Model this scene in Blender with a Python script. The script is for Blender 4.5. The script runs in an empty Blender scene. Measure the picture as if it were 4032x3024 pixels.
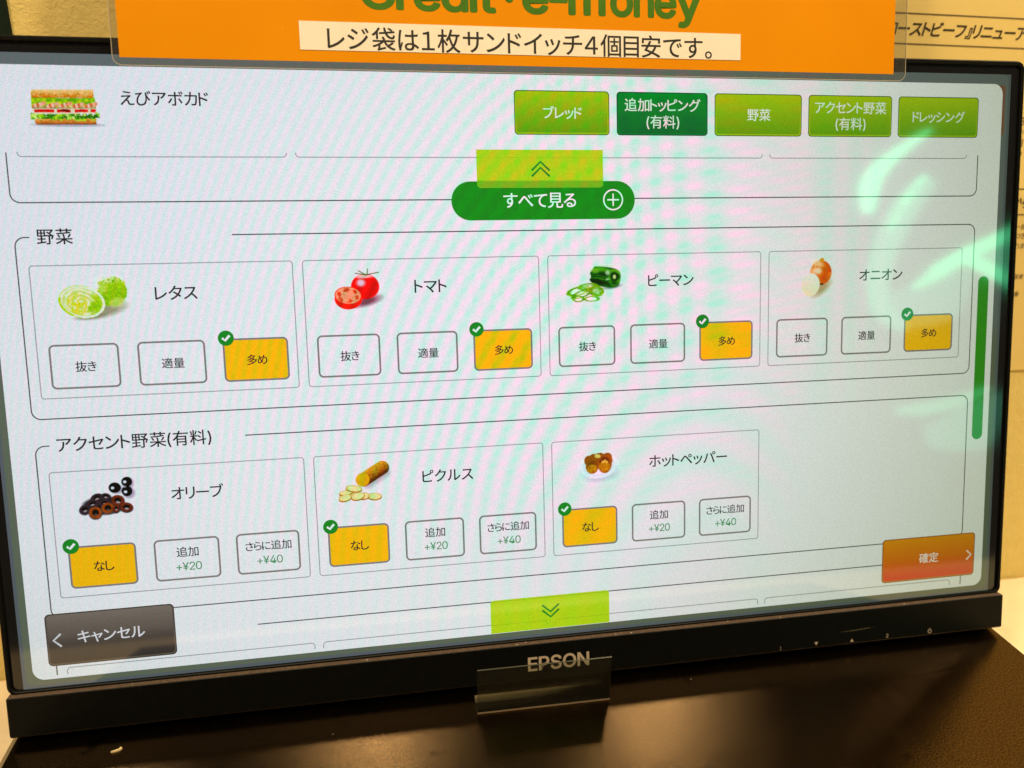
import bpy, bmesh, math, random
import numpy as np
from mathutils import Matrix, Vector

random.seed(7)
RNG = np.random.RandomState(11)
SC = bpy.context.scene
COL = SC.collection

# ------------------------------------------------------------------ camera
cam_d = bpy.data.cameras.new('camera')
cam = bpy.data.objects.new('camera', cam_d)
COL.objects.link(cam)
R = ((0.983995, -0.046771, 0.171947), (-0.177765, -0.32459, 0.929), (0.012362, -0.944698, -0.327709))
cam.matrix_world = Matrix([[R[i][0], -R[i][1], -R[i][2], p] for i, p in
                           enumerate((-0.082326, -0.308874, 0.264717))] + [[0, 0, 0, 1]])
cam_d.sensor_fit = 'HORIZONTAL'
cam_d.sensor_width = 36.0
cam_d.lens = 36.0 * 3142.85 / 4032.0
cam_d.clip_start = 0.01
cam_d.clip_end = 60.0
cam_d.dof.use_dof = True
cam_d.dof.focus_distance = 0.365
cam_d.dof.aperture_fstop = 9.5
SC.camera = cam

# ------------------------------------------------------------------ world, lamps, exposure
world = bpy.data.worlds.new('World')
SC.world = world
world.use_nodes = True
bg = world.node_tree.nodes['Background']
bg.inputs['Color'].default_value = (1.0, 0.86, 0.66, 1)
bg.inputs['Strength'].default_value = 0.06


def area(name, loc, aim, size, power, col, spread=180):
    d = bpy.data.lights.new(name, 'AREA')
    d.shape = 'DISK'
    d.size = size
    d.energy = power
    d.color = col
    d.spread = math.radians(spread)
    o = bpy.data.objects.new(name, d)
    COL.objects.link(o)
    o.location = loc
    o.rotation_euler = (Vector(aim) - Vector(loc)).to_track_quat('-Z', 'Y').to_euler()
    return o


WARM = (1.0, 0.77, 0.46)
area('downlight_or_fill', (0.53, -0.57, 1.42), (0.53, -0.57, 0.0), 0.14, 15.5, WARM)
area('downlight_or_fill', (-0.11, -0.60, 1.45), (-0.11, -0.60, 0.0), 0.14, 15.0, WARM)
area('downlight_or_fill', (-0.76, -0.60, 1.45), (-0.76, -0.60, 0.0), 0.14, 15.5, WARM)  # added fill to brighten the left wall and counter
area('downlight_or_fill', (1.15, -0.15, 1.40), (1.15, -0.15, 0.0), 0.14, 10.5, WARM)  # added fill for the lower right wall, kept out of the base reflections

SC.view_settings.view_transform = 'Standard'
SC.view_settings.look = 'None'
SC.view_settings.exposure = 0.0
SC.view_settings.gamma = 1.0
SC.view_settings.use_curve_mapping = False
SC.render.filter_size = 1.15
SC.cycles.use_denoising = True
SC.cycles.denoiser = 'OPENIMAGEDENOISE'
SC.cycles.max_bounces = 8
SC.cycles.transparent_max_bounces = 12
SC.cycles.sample_clamp_indirect = 12.0


# ------------------------------------------------------------------ helpers
def lin(c):
    return tuple(((v / 255.0) / 12.92) if v / 255.0 <= 0.04045 else (((v / 255.0) + 0.055) / 1.055) ** 2.4 for v in c)


def lin_a(a):
    a = np.clip(np.asarray(a, float) / 255.0, 0, 1)
    return np.where(a <= 0.04045, a / 12.92, ((a + 0.055) / 1.055) ** 2.4)


def tag(o, label=None, cat=None, group=None, kind=None):
    if label: o['label'] = label
    if cat: o['category'] = cat
    if group: o['group'] = group
    if kind: o['kind'] = kind
    return o


def link(name, me, mats, parent=None):
    o = bpy.data.objects.new(name, me)
    for m in (mats if isinstance(mats, (list, tuple)) else [mats]):
        me.materials.append(m)
    COL.objects.link(o)
    if parent is not None:
        o.parent = parent
    return o


def from_bm(name, bm, mats, parent=None, smooth=False):
    me = bpy.data.meshes.new(name)
    bm.to_mesh(me)
    bm.free()
    if smooth:
        for p in me.polygons: p.use_smooth = True
    return link(name, me, mats, parent)


def box_bm(x0, x1, y0, y1, z0, z1, bevel=0.0, seg=3):
    bm = bmesh.new()
    bmesh.ops.create_cube(bm, size=1.0)
    for v in bm.verts:
        v.co = Vector(((x0 + x1) / 2 + v.co.x * (x1 - x0), (y0 + y1) / 2 + v.co.y * (y1 - y0), (z0 + z1) / 2 + v.co.z * (z1 - z0)))
    if bevel:
        bmesh.ops.bevel(bm, geom=list(bm.edges), offset=bevel, segments=seg, affect='EDGES', profile=0.5)
    return bm


class N:
    """tiny node-tree writer"""
    def __init__(self, name):
        self.m = bpy.data.materials.new(name)
        self.m.use_nodes = True
        self.t = self.m.node_tree
        self.b = self.t.nodes['Principled BSDF']

    def node(self, kind, **kw):
        n = self.t.nodes.new(kind)
        for k, v in kw.items(): setattr(n, k, v)
        return n

    def put(self, sock, v):
        if isinstance(v, bpy.types.NodeSocket): self.t.links.new(v, sock)
        elif v is not None:
            if sock.type == 'RGBA' and len(v) == 3: v = (*v, 1)
            sock.default_value = v

    def math(self, op, a, b=None, c=None, clamp=False):
        n = self.node('ShaderNodeMath', operation=op, use_clamp=clamp)
        for i, v in enumerate((a, b, c)): self.put(n.inputs[i], v)
        return n.outputs[0]

    def vmath(self, op, a, b=None):
        n = self.node('ShaderNodeVectorMath', operation=op)
        self.put(n.inputs[0], a)
        self.put(n.inputs[1], b)
        return n.outputs[1] if op in ('DOT_PRODUCT', 'LENGTH') else n.outputs[0]

    def mix(self, fac, a, b, blend='MIX'):
        n = self.node('ShaderNodeMix', data_type='RGBA', blend_type=blend)
        self.put(n.inputs[0], fac)
        self.put(n.inputs[6], a)
        self.put(n.inputs[7], b)
        return n.outputs[2]

    def ramp(self, fac, stops, interp='LINEAR'):
        n = self.node('ShaderNodeValToRGB')
        n.color_ramp.interpolation = interp
        e = n.color_ramp.elements
        while len(e) < len(stops): e.new(0.5)
        for i, (p, c) in enumerate(stops):
            e[i].position = p
            e[i].color = (*c, 1) if len(c) == 3 else c
        self.put(n.inputs[0], fac)
        return n.outputs[0]

    def noise(self, scale, detail=3.0, rough=0.55, vec=None, dist=0.0):
        n = self.node('ShaderNodeTexNoise')
        n.inputs['Scale'].default_value = scale
        n.inputs['Detail'].default_value = detail
        n.inputs['Roughness'].default_value = rough
        n.inputs['Distortion'].default_value = dist
        if vec is None: vec = self.obj()
        self.put(n.inputs['Vector'], vec)
        return n.outputs[0]

    def obj(self):
        if not hasattr(self, '_o'):
            self._o = self.node('ShaderNodeTexCoord').outputs['Object']
        return self._o

    def scaled(self, s):
        n = self.node('ShaderNodeMapping')
        n.inputs['Scale'].default_value = s
        self.put(n.inputs['Vector'], self.obj())
        return n.outputs[0]

    def bump(self, h, strength, dist=0.001):
        n = self.node('ShaderNodeBump')
        n.inputs['Strength'].default_value = strength
        n.inputs['Distance'].default_value = dist
        self.put(n.inputs['Height'], h)
        self.put(self.b.inputs['Normal'], n.outputs[0])

    def set(self, **kw):
        names = dict(base='Base Color', rough='Roughness', metal='Metallic', spec='Specular IOR Level', coat='Coat Weight',
                     coat_rough='Coat Roughness', emit='Emission Color', power='Emission Strength', ior='IOR', alpha='Alpha', trans='Transmission Weight')
        for k, v in kw.items(): self.put(self.b.inputs[names[k]], v)
        return self.m


# ------------------------------------------------------------------ materials
def mat_lcd():
    """liquid crystal panel: the pixel colour, dimmed and tinted by the angle it leaves the panel,
    behind a glossy touch glass; camera moire painted into the colour as a fixed beat pattern"""
    n = N('lcd_pixels')
    col = n.node('ShaderNodeAttribute', attribute_name='col').outputs['Color']
    geo = n.node('ShaderNodeNewGeometry')
    cosv = n.vmath('DOT_PRODUCT', geo.outputs['Incoming'], geo.outputs['Normal'])
    ang = n.ramp(cosv, [(0.42, (0.003, 0.003, 0.002)), (0.55, (0.05, 0.036, 0.022)), (0.66, (0.42, 0.43, 0.33)),
                        (0.735, (0.565, 0.61, 0.455)), (0.84, (0.80, 0.84, 0.73)), (0.90, (0.92, 0.94, 0.90)), (1.0, (0.99, 1.0, 1.0))])
    sep = n.node('ShaderNodeSeparateXYZ')
    n.put(sep.inputs[0], n.obj())
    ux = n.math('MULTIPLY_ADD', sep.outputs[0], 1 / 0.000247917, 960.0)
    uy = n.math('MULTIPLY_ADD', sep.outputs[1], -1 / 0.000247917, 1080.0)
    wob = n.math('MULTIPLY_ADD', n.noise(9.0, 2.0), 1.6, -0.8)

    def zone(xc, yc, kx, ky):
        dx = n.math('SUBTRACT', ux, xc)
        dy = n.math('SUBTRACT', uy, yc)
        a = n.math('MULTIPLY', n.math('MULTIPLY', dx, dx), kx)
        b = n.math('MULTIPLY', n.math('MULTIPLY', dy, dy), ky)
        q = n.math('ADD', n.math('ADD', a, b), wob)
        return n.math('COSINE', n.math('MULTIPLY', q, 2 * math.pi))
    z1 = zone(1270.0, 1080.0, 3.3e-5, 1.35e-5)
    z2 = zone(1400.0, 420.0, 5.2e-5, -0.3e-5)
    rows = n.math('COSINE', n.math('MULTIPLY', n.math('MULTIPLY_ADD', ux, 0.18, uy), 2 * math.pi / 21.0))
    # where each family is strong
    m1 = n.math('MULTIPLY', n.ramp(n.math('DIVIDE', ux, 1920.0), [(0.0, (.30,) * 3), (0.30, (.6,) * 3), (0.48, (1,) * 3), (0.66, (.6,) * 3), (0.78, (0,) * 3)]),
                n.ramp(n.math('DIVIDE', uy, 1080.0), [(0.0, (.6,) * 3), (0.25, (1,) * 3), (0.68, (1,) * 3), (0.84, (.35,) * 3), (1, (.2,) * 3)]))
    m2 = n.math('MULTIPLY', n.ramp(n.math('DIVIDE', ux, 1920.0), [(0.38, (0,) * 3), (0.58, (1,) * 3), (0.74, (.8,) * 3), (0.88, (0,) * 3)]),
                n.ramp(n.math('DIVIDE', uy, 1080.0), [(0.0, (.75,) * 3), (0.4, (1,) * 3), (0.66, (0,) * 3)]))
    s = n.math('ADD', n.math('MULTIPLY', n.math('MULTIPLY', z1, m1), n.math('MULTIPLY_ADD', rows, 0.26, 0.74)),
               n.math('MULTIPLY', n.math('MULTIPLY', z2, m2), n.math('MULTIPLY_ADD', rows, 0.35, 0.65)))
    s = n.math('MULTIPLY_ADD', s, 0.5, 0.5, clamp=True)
    tint = n.mix(s, (0.60, 1.05, 0.90), (1.30, 0.85, 1.09))  # mint and pink moire bands put into the pixel colour
    c = n.mix(1.0, col, tint, 'MULTIPLY')
    c = n.mix(1.0, c, ang, 'MULTIPLY')
    c = n.mix(1.0, c, n.ramp(n.math('DIVIDE', ux, 1920.0), [(0.0, (0.955, 0.955, 1.03)), (0.45, (1, 1, 1))]), 'MULTIPLY')
    # slow unevenness of the backlight and fine pixel grain
    ne = n.noise(6.0, 1.0)
    unev = n.ramp(ne, [(0.3, (0.965, 0.975, 1.0)), (0.7, (1.0, 1.0, 0.985))])
    c = n.mix(1.0, c, unev, 'MULTIPLY')
    gr = n.ramp(n.noise(2200.0, 1.0), [(0.25, (0.86,) * 3), (0.75, (1.12,) * 3)])
    c = n.mix(1.0, c, gr, 'MULTIPLY')
    n.m.cycles.emission_sampling = 'NONE'
    return n.set(base=(0.004, 0.004, 0.004), rough=0.055, spec=0.72, emit=c, power=1.0)


def mat_simple(name, base, rough=0.5, spec=0.5, metal=0.0, coat=0.0, bump=None, vary=None):
    n = N(name)
    if vary:
        sc, amt = vary
        b = n.ramp(n.noise(sc, 4.0), [(0.25, tuple(v * (1 - amt) for v in base)), (0.75, tuple(min(1, v * (1 + amt)) for v in base))])
    else:
        b = base
    n.set(base=b, rough=rough, spec=spec, metal=metal, coat=coat)
    if bump: n.bump(n.noise(bump[0], 4.0), bump[1], bump[2])
    return n.m


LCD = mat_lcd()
BLACK_GLASS = mat_simple('black_glass', (0.006, 0.006, 0.007), 0.07)


def mat_plastic():
    n = N('black_plastic')
    dust = n.ramp(n.noise(420.0, 5.0, 0.7), [(0.55, (0, 0, 0)), (0.78, (1, 1, 1))])
    scr = n.ramp(n.noise(60.0, 4.0, 0.6, n.scaled((0.25, 6, 6))), [(0.6, (0, 0, 0)), (0.8, (1, 1, 1))])
    n.set(base=n.mix(n.math('MULTIPLY', dust, 0.35), (0.0028, 0.0030, 0.0028), (0.012, 0.011, 0.009)),
          rough=n.math('MULTIPLY_ADD', scr, 0.1, 0.40), spec=0.09)
    n.bump(n.noise(2500.0, 2.0), 0.1, 0.0002)
    return n.m


PLASTIC = mat_plastic()


def mat_ledge():
    n = N('dusty_plastic')
    d = n.ramp(n.noise(900.0, 6.0, 0.75), [(0.4, (0.055, 0.036, 0.026)), (0.62, (0.10, 0.066, 0.046)), (0.74, (0.28, 0.2, 0.14))])
    return n.set(base=d, rough=0.6)


LEDGE = mat_ledge()


def mat_base():
    n = N('bronze_black_finish')
    sp = n.ramp(n.noise(1350.0, 3.0, 0.65), [(0.38, (0, 0, 0)), (0.64, (1, 1, 1))])
    big = n.noise(34.0, 4.0, 0.6)
    stain = n.ramp(n.noise(75.0, 3.0, 0.5), [(0.24, (0.25,) * 3), (0.36, (1,) * 3)])
    scr = n.ramp(n.noise(40.0, 6.0, 0.7, n.scaled((9, 0.7, 1)), 0.8), [(0.55, (0, 0, 0)), (0.8, (1, 1, 1))])
    c = n.mix(sp, (0.032, 0.021, 0.010), (0.175, 0.112, 0.054))
    c = n.mix(1.0, c, stain, 'MULTIPLY')
    n.set(base=c, metal=1.0, rough=n.math('ADD', n.math('MULTIPLY_ADD', big, 0.10, 0.17), n.math('MULTIPLY', scr, 0.06)), spec=0.3)
    n.bump(sp, 0.05, 0.0002)
    return n.m


BASE = mat_base()
CHAMFER = mat_simple('black_edge', (0.008, 0.0075, 0.007), 0.28, 0.5)


def mat_wall():
    n = N('embossed_wallpaper')
    h = n.noise(340.0, 5.0, 0.62, None, 0.5)
    c = n.ramp(n.noise(120.0, 4.0), [(0.3, (0.70, 0.545, 0.185)), (0.7, (0.75, 0.59, 0.21))])
    n.set(base=c, rough=0.7, spec=0.25)
    n.bump(h, 0.35, 0.0018)
    return n.m


def mat_counter():
    n = N('cream_countertop')
    c = n.ramp(n.noise(70.0, 5.0, 0.6), [(0.3, (0.76, 0.63, 0.43)), (0.7, (0.84, 0.71, 0.50))])
    n.set(base=c, rough=0.4, spec=0.4)
    return n.m


def mat_film():
    n = N('clear_film')
    tr = n.node('ShaderNodeBsdfTransparent')
    tr.inputs[0].default_value = (0.93, 0.92, 0.88, 1)
    gl = n.node('ShaderNodeBsdfGlossy')
    gl.inputs['Roughness'].default_value = 0.12
    df = n.node('ShaderNodeBsdfDiffuse')
    df.inputs[0].default_value = (0.75, 0.68, 0.55, 1)
    fr = n.node('ShaderNodeFresnel')
    fr.inputs[0].default_value = 1.5
    a = n.node('ShaderNodeMixShader')
    b = n.node('ShaderNodeMixShader')
    n.put(a.inputs[0], 0.03)
    n.t.links.new(tr.outputs[0], a.inputs[1])
    n.t.links.new(df.outputs[0], a.inputs[2])
    n.t.links.new(fr.outputs[0], b.inputs[0])
    n.t.links.new(a.outputs[0], b.inputs[1])
    n.t.links.new(gl.outputs[0], b.inputs[2])
    n.t.links.new(b.outputs[0], n.t.nodes['Material Output'].inputs[0])
    return n.m


def mat_acrylic():
    n = N('clear_acrylic')
    tr = n.node('ShaderNodeBsdfTransparent')
    tr.inputs[0].default_value = (0.90, 0.93, 0.86, 1)
    gl = n.node('ShaderNodeBsdfGlossy')
    gl.inputs['Roughness'].default_value = 0.05
    df = n.node('ShaderNodeBsdfDiffuse')
    n.put(df.inputs[0], n.ramp(n.noise(500.0, 5.0, 0.7), [(0.4, (0.28, 0.28, 0.19)), (0.7, (0.6, 0.55, 0.42))]))
    fr = n.node('ShaderNodeFresnel')
    fr.inputs[0].default_value = 1.49
    a = n.node('ShaderNodeMixShader')
    b = n.node('ShaderNodeMixShader')
    n.put(a.inputs[0], 0.014)
    n.t.links.new(tr.outputs[0], a.inputs[1])
    n.t.links.new(df.outputs[0], a.inputs[2])
    n.t.links.new(fr.outputs[0], b.inputs[0])
    n.t.links.new(a.outputs[0], b.inputs[1])
    n.t.links.new(gl.outputs[0], b.inputs[2])
    n.t.links.new(b.outputs[0], n.t.nodes['Material Output'].inputs[0])
    return n.m


def mat_card():
    n = N('orange_print')
    c = n.ramp(n.noise(14.0, 3.0), [(0.3, (0.58, 0.205, 0.0)), (0.7, (0.62, 0.23, 0.0))])
    sp = n.ramp(n.noise(300.0, 4.0, 0.7), [(0.66, (0, 0, 0)), (0.8, (1, 1, 1))])
    n.set(base=n.mix(n.math('MULTIPLY', sp, 0.25), c, (0.9, 0.5, 0.12)), rough=0.4, spec=0.08)
    n.bump(n.noise(22.0, 2.0), 0.25, 0.002)
    return n.m


EDGE = mat_simple('film_edge', (0.42, 0.37, 0.29), 0.4, 0.4)
ACR_EDGE = mat_simple('acrylic_edge', (0.05, 0.048, 0.036), 0.25, 0.5)
FOOT_EDGE = mat_simple('acrylic_foot_edge', (0.22, 0.16, 0.10), 0.3, 0.5)
FILM, ACRYLIC, CARD = mat_film(), mat_acrylic(), mat_card()
INK_GREEN = mat_simple('green_ink', (0.042, 0.135, 0.002), 0.35, 0.35, vary=(200.0, 0.12))
INK_BLACK = mat_simple('black_ink', (0.012, 0.012, 0.012), 0.5, 0.3)
INK_BROWN = mat_simple('dark_brown_ink', (0.05, 0.036, 0.018), 0.6, 0.3)
INK_FINE = mat_simple('faded_brown_ink', (0.16, 0.115, 0.055), 0.6, 0.3)
STRIP = mat_simple('cream_paper', (0.70, 0.64, 0.56), 0.6, 0.3, vary=(90.0, 0.03))
POSTER = mat_simple('poster_paper', (0.74, 0.555, 0.20), 0.55, 0.3, vary=(30.0, 0.03))
MARK = mat_simple('grey_print', (0.36, 0.29, 0.22), 0.5, 0.4)
GREEN_PANEL = mat_simple('dark_green_paint', (0.002, 0.010, 0.004), 0.5, 0.3)
CRUMB = mat_simple('dry_crumb', (0.62, 0.5, 0.28), 0.8, 0.2)
DUST = mat_simple('pale_dust', (0.6, 0.55, 0.47), 0.8, 0.2)

# ------------------------------------------------------------------ flat artwork on the panel
PX = 0.476 / 1920.0


class UI:
    """flat shapes in screen pixels (x right, y down, 1920 x 1080), each with its own colour"""
    def __init__(self, layer=0):
        self.v, self.f, self.c, self.layer = [], [], [], layer

    def z(self, dz=0): return (self.layer + dz) * 0.00003

    def poly(self, pts, col, dz=0):
        i = len(self.v)
        for (x, y) in pts: self.v.append(((x - 960) * PX, (1080 - y) * PX, self.z(dz)))
        self.f.append(list(range(i, i + len(pts))))
        self.c.append([lin(col(x, y) if callable(col) else col) for (x, y) in pts])

    def strip(self, a, b, col, dz=0):
        for k in range(len(a) - 1):
            self.poly([b[k], b[k + 1], a[k + 1], a[k]], col, dz)

    def rrect(self, x0, y0, x1, y1, r, col, dz=0, corners=(1, 1, 1, 1)):
        """filled, cut in rows so a colour may run from top to bottom"""
        tl, tr, br, bl = [r * k for k in corners]
        ys = {y0, y1}
        for k in range(9):
            ys.add(y0 + max(tl, tr) * (1 - math.cos(k / 8 * math.pi / 2)))
            ys.add(y1 - max(bl, br) * (1 - math.cos(k / 8 * math.pi / 2)))
        for k in range(1, 24): ys.add(y0 + (y1 - y0) * k / 24)
        ys = sorted(ys)

        def inset(y, rt, rb):
            d = 0.0
            if rt and y < y0 + rt: d = max(d, rt - math.sqrt(max(0, rt * rt - (y0 + rt - y) ** 2)))
            if rb and y > y1 - rb: d = max(d, rb - math.sqrt(max(0, rb * rb - (y - y1 + rb) ** 2)))
            return d
        for a, b in zip(ys[:-1], ys[1:]):
            if b - a < 1e-6: continue
            self.poly([(x0 + inset(b, tl, bl), b), (x1 - inset(b, tr, br), b), (x1 - inset(a, tr, br), a), (x0 + inset(a, tl, bl), a)], col, dz)

    def path(self, pts, w, col, dz=0):
        """line of width w along pts"""
        L, Rr = [], []
        for k, p in enumerate(pts):
            a, b = pts[max(0, k - 1)], pts[min(len(pts) - 1, k + 1)]
            d = Vector((b[0] - a[0], b[1] - a[1])).normalized()
            nx, ny = -d.y * w / 2, d.x * w / 2
            L.append((p[0] - nx, p[1] - ny))
            Rr.append((p[0] + nx, p[1] + ny))
        self.strip(L, Rr, col, dz)

    def ring(self, x0, y0, x1, y1, r, w, col, dz=0):
        o, i = rr_pts(x0, y0, x1, y1, r), rr_pts(x0 + w, y0 + w, x1 - w, y1 - w, max(0.5, r - w))
        self.strip(o + o[:1], i + i[:1], col, dz)

    def disc(self, cx, cy, r, col, dz=0, n=40):
        self.poly([(cx + r * math.cos(t * 2 * math.pi / n), cy - r * math.sin(t * 2 * math.pi / n)) for t in range(n)], col, dz)

    def circle(self, cx, cy, r, w, col, dz=0, n=48):
        o = [(cx + r * math.cos(t * 2 * math.pi / n), cy + r * math.sin(t * 2 * math.pi / n)) for t in range(n + 1)]
        i = [(cx + (r - w) * math.cos(t * 2 * math.pi / n), cy + (r - w) * math.sin(t * 2 * math.pi / n)) for t in range(n + 1)]
        self.strip(o, i, col, dz)

    def text(self, s, col, x0=None, x1=None, cy=0, size=None, cx=None, bold=0.0, dz=1, tight=0.1):
        vs, fs, bb = layout(s, bold, tight)
        w = bb[1] - bb[0]
        k = (x1 - x0) / w if x1 is not None else size
        if x0 is None: x0 = cx - w * k / 2
        my = (bb[2] + bb[3]) / 2
        i = len(self.v)
        c = lin(col)
        for (x, y, q) in vs: self.v.append(((x0 + (x - bb[0]) * k - 960) * PX, (1080 - (cy - (y - my) * k)) * PX, self.z(dz) + q))
        for f in fs:
            self.f.append([i + q for q in f])
            self.c.append([c] * len(f))

    def build(self, name, parent, label=None):
        me = bpy.data.meshes.new(name)
        me.from_pydata(self.v, [], self.f)
        at = me.color_attributes.new('col', 'FLOAT_COLOR', 'CORNER')
        flat = np.array([(*c, 1.0) for f in self.c for c in f], dtype=np.float32).ravel()
        at.data.foreach_set('color', flat)
        # every face looks out of the panel
        me.update()
        bm = bmesh.new()
        bm.from_mesh(me)
        bm.normal_update()
        bad = [f for f in bm.faces if f.normal.z < 0]
        if bad: bmesh.ops.reverse_faces(bm, faces=bad)
        bm.to_mesh(me)
        bm.free()
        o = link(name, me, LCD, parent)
        if label: o['label'] = label
        return o


def rr_pts(x0, y0, x1, y1, r, n=8):
    P = []
    for cx, cy, a in ((x1 - r, y0 + r, -90), (x1 - r, y1 - r, 0), (x0 + r, y1 - r, 90), (x0 + r, y0 + r, 180)):
        for k in range(n + 1):
            t = math.radians(a + 90 * k / n)
            P.append((cx + r * math.cos(t), cy + r * math.sin(t)))
    return P


_G = {}
try:                                        # Blender's own bundled latin face; the default face if it is not there
    LATIN = bpy.data.fonts.load(bpy.utils.system_resource('DATAFILES', path='fonts') + '/Inter.woff2')
except Exception:
    LATIN = None


LATIN_SCALE = 1.0001


def glyph(ch):
    key = ch
    if key not in _G:
        cu = bpy.data.curves.new('glyph', 'FONT')
        cu.body = ch
        cu.size = 1.0
        cu.resolution_u = 4
        k = LATIN_SCALE if LATIN and ord(ch) < 256 else 1.0
        if k != 1.0: cu.font = LATIN
        ob = bpy.data.objects.new('glyph', cu)
        COL.objects.link(ob)
        dg = bpy.context.evaluated_depsgraph_get()
        dg.update()
        me = bpy.data.meshes.new_from_object(ob.evaluated_get(dg))
        vs = [(v.co.x * k, v.co.y * k) for v in me.vertices]
        fs = [list(p.vertices) for p in me.polygons]
        bpy.data.objects.remove(ob)
        bpy.data.curves.remove(cu)
        bpy.data.meshes.remove(me)
        xs = [v[0] for v in vs] or [0, 0.3]
        _G[key] = (vs, fs, min(xs), max(xs))
    return _G[key]


if LATIN:
    def _tall(c): return max(v[1] for v in glyph(c)[0]) - min(v[1] for v in glyph(c)[0])
    LATIN_SCALE = 0.86 * _tall('目') / _tall('0')
    _G.clear()


def layout(s, bold=0.0, tight=0.1, shear=0.0):
    """glyphs set side by side; a bold face is several copies a little apart, each a hair above the last"""
    V, F, x = [], [], 0.0
    sh = [(0, 0)]
    if bold > 0.02: sh = [(bold * math.cos(t * math.pi / 5), bold * math.sin(t * math.pi / 5)) for t in range(10)]
    elif bold: sh = [(-bold, -bold * .6), (bold, bold * .6), (bold, -bold * .6), (-bold, bold * .6)]
    for ch in s:
        if ch == ' ':
            x += 0.28
            continue
        vs, fs, a, b = glyph(ch)
        for n, (dx, dy) in enumerate(sh):
            i = len(V)
            V += [(x + vx - a + shear * vy + dx, vy + dy, n * 1e-6) for vx, vy in vs]
            F += [[i + q for q in f] for f in fs]
        x += (b - a) + tight
    xs, ys = [v[0] for v in V], [v[1] for v in V]
    return V, F, (min(xs), max(xs), min(ys), max(ys))


def text_mesh(name, s, mat, parent, x0, x1, yc, z, bold=0.0, tight=0.1, height=None, shear=0.0, upright=None):
    """printed lettering, a flat mesh; upright = (origin, tilt) puts it on the back wall instead of local xy"""
    V, F, bb = layout(s, bold, tight, shear)
    k = (x1 - x0) / (bb[1] - bb[0])
    ky = k if height is None else height / (bb[3] - bb[2])
    my = (bb[2] + bb[3]) / 2
    P = [(x0 + (x - bb[0]) * k, yc + (y - my) * ky, q) for x, y, q in V]
    if upright is None: P3 = [(x, y, z + q) for x, y, q in P]
    else: P3 = [(x, z - q, y + (x - upright[0]) * upright[1]) for x, y, q in P]
    me = bpy.data.meshes.new(name)
    me.from_pydata(P3, [], F)
    return link(name, me, mat, parent)


# ------------------------------------------------------------------ wall, counter
WALL_Y = 0.116
CNT_Z = -0.05
bm = box_bm(-1.6, 1.6, WALL_Y, WALL_Y + 0.1, CNT_Z - 0.8, 1.6)
tag(from_bm('wall', bm, mat_wall()), kind='structure')
bm = box_bm(-1.6, 1.6, -0.5, WALL_Y - 0.0005, CNT_Z - 0.04, CNT_Z, 0.003)
tag(from_bm('counter', bm, mat_counter()), kind='structure')
bm = box_bm(-0.9, -0.2343, WALL_Y - 0.0012, WALL_Y + 0.004, 0.02, 0.9)
tag(from_bm('wall_panel', bm, GREEN_PANEL), 'dark green painted panel on the wall at the far left behind the screen', 'wall panel')

# ------------------------------------------------------------------ base under the monitor
bm = box_bm(-0.2474, 0.2474, -0.19, 0.098, CNT_Z, 0.0, 0.0042, 1)
bm.normal_update()
for fc in bm.faces: fc.material_index = 0 if fc.normal.z > 0.99 else 1
base = from_bm('monitor_base', bm, [BASE, CHAMFER])
tag(base, 'wide flat black base with a speckled bronze sheen under the touch screen', 'base')

# ------------------------------------------------------------------ monitor
mon = bpy.data.objects.new('touch_monitor', None)
COL.objects.link(mon)
mon.location = (0.0, 0.008245, 0.021698)
mon.rotation_euler = (math.radians(90 - 12.52), 0, 0)
tag(mon, 'black touch screen monitor showing a sandwich ordering menu in Japanese', 'monitor')


def frame_mesh():
    """outer rounded frame: a raised lip, its inner wall and the outside"""
    bm = bmesh.new()
    xo0, xo1, yo0, yo1 = -0.2443, 0.2448, -0.0015, 0.2741

    def loop(dx, z, r):
        P = rr_pts(xo0 + dx, yo0 + dx, xo1 - dx, yo1 - dx, r)
        return [bm.verts.new((x, y, z)) for x, y in P]
    w = 0.0021
    L = [loop(0.0006, -0.024, 0.004), loop(0.0, -0.022, 0.0046), loop(0.0, 0.0006, 0.0046), loop(0.0003, 0.0011, 0.0043),
         loop(0.0007, 0.0013, 0.004), loop(w - 0.0004, 0.0013, 0.0028), loop(w, 0.001, 0.0024), loop(w, -0.0008, 0.0024)]
    for a, b in zip(L[:-1], L[1:]):
        for k in range(len(a)):
            bm.faces.new((a[k], a[(k + 1) % len(a)], b[(k + 1) % len(a)], b[k]))
    bm.faces.new(list(reversed(L[0])))
    bmesh.ops.recalc_face_normals(bm, faces=bm.faces)
    return bm


from_bm('bezel', frame_mesh(), PLASTIC, mon, smooth=False)
bm = box_bm(-0.17, 0.17, 0.02, 0.235, -0.042, -0.0245, 0.008)
from_bm('back_cover', bm, PLASTIC, mon)
# black border under the glass
bm = bmesh.new()
bm.faces.new([bm.verts.new(p) for p in ((-0.2424, -0.0014, -0.0001), (0.2429, -0.0014, -0.0001), (0.2429, 0.2722, -0.0001), (-0.2424, 0.2722, -0.0001))])
from_bm('glass_border', bm, BLACK_GLASS, mon)
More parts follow.
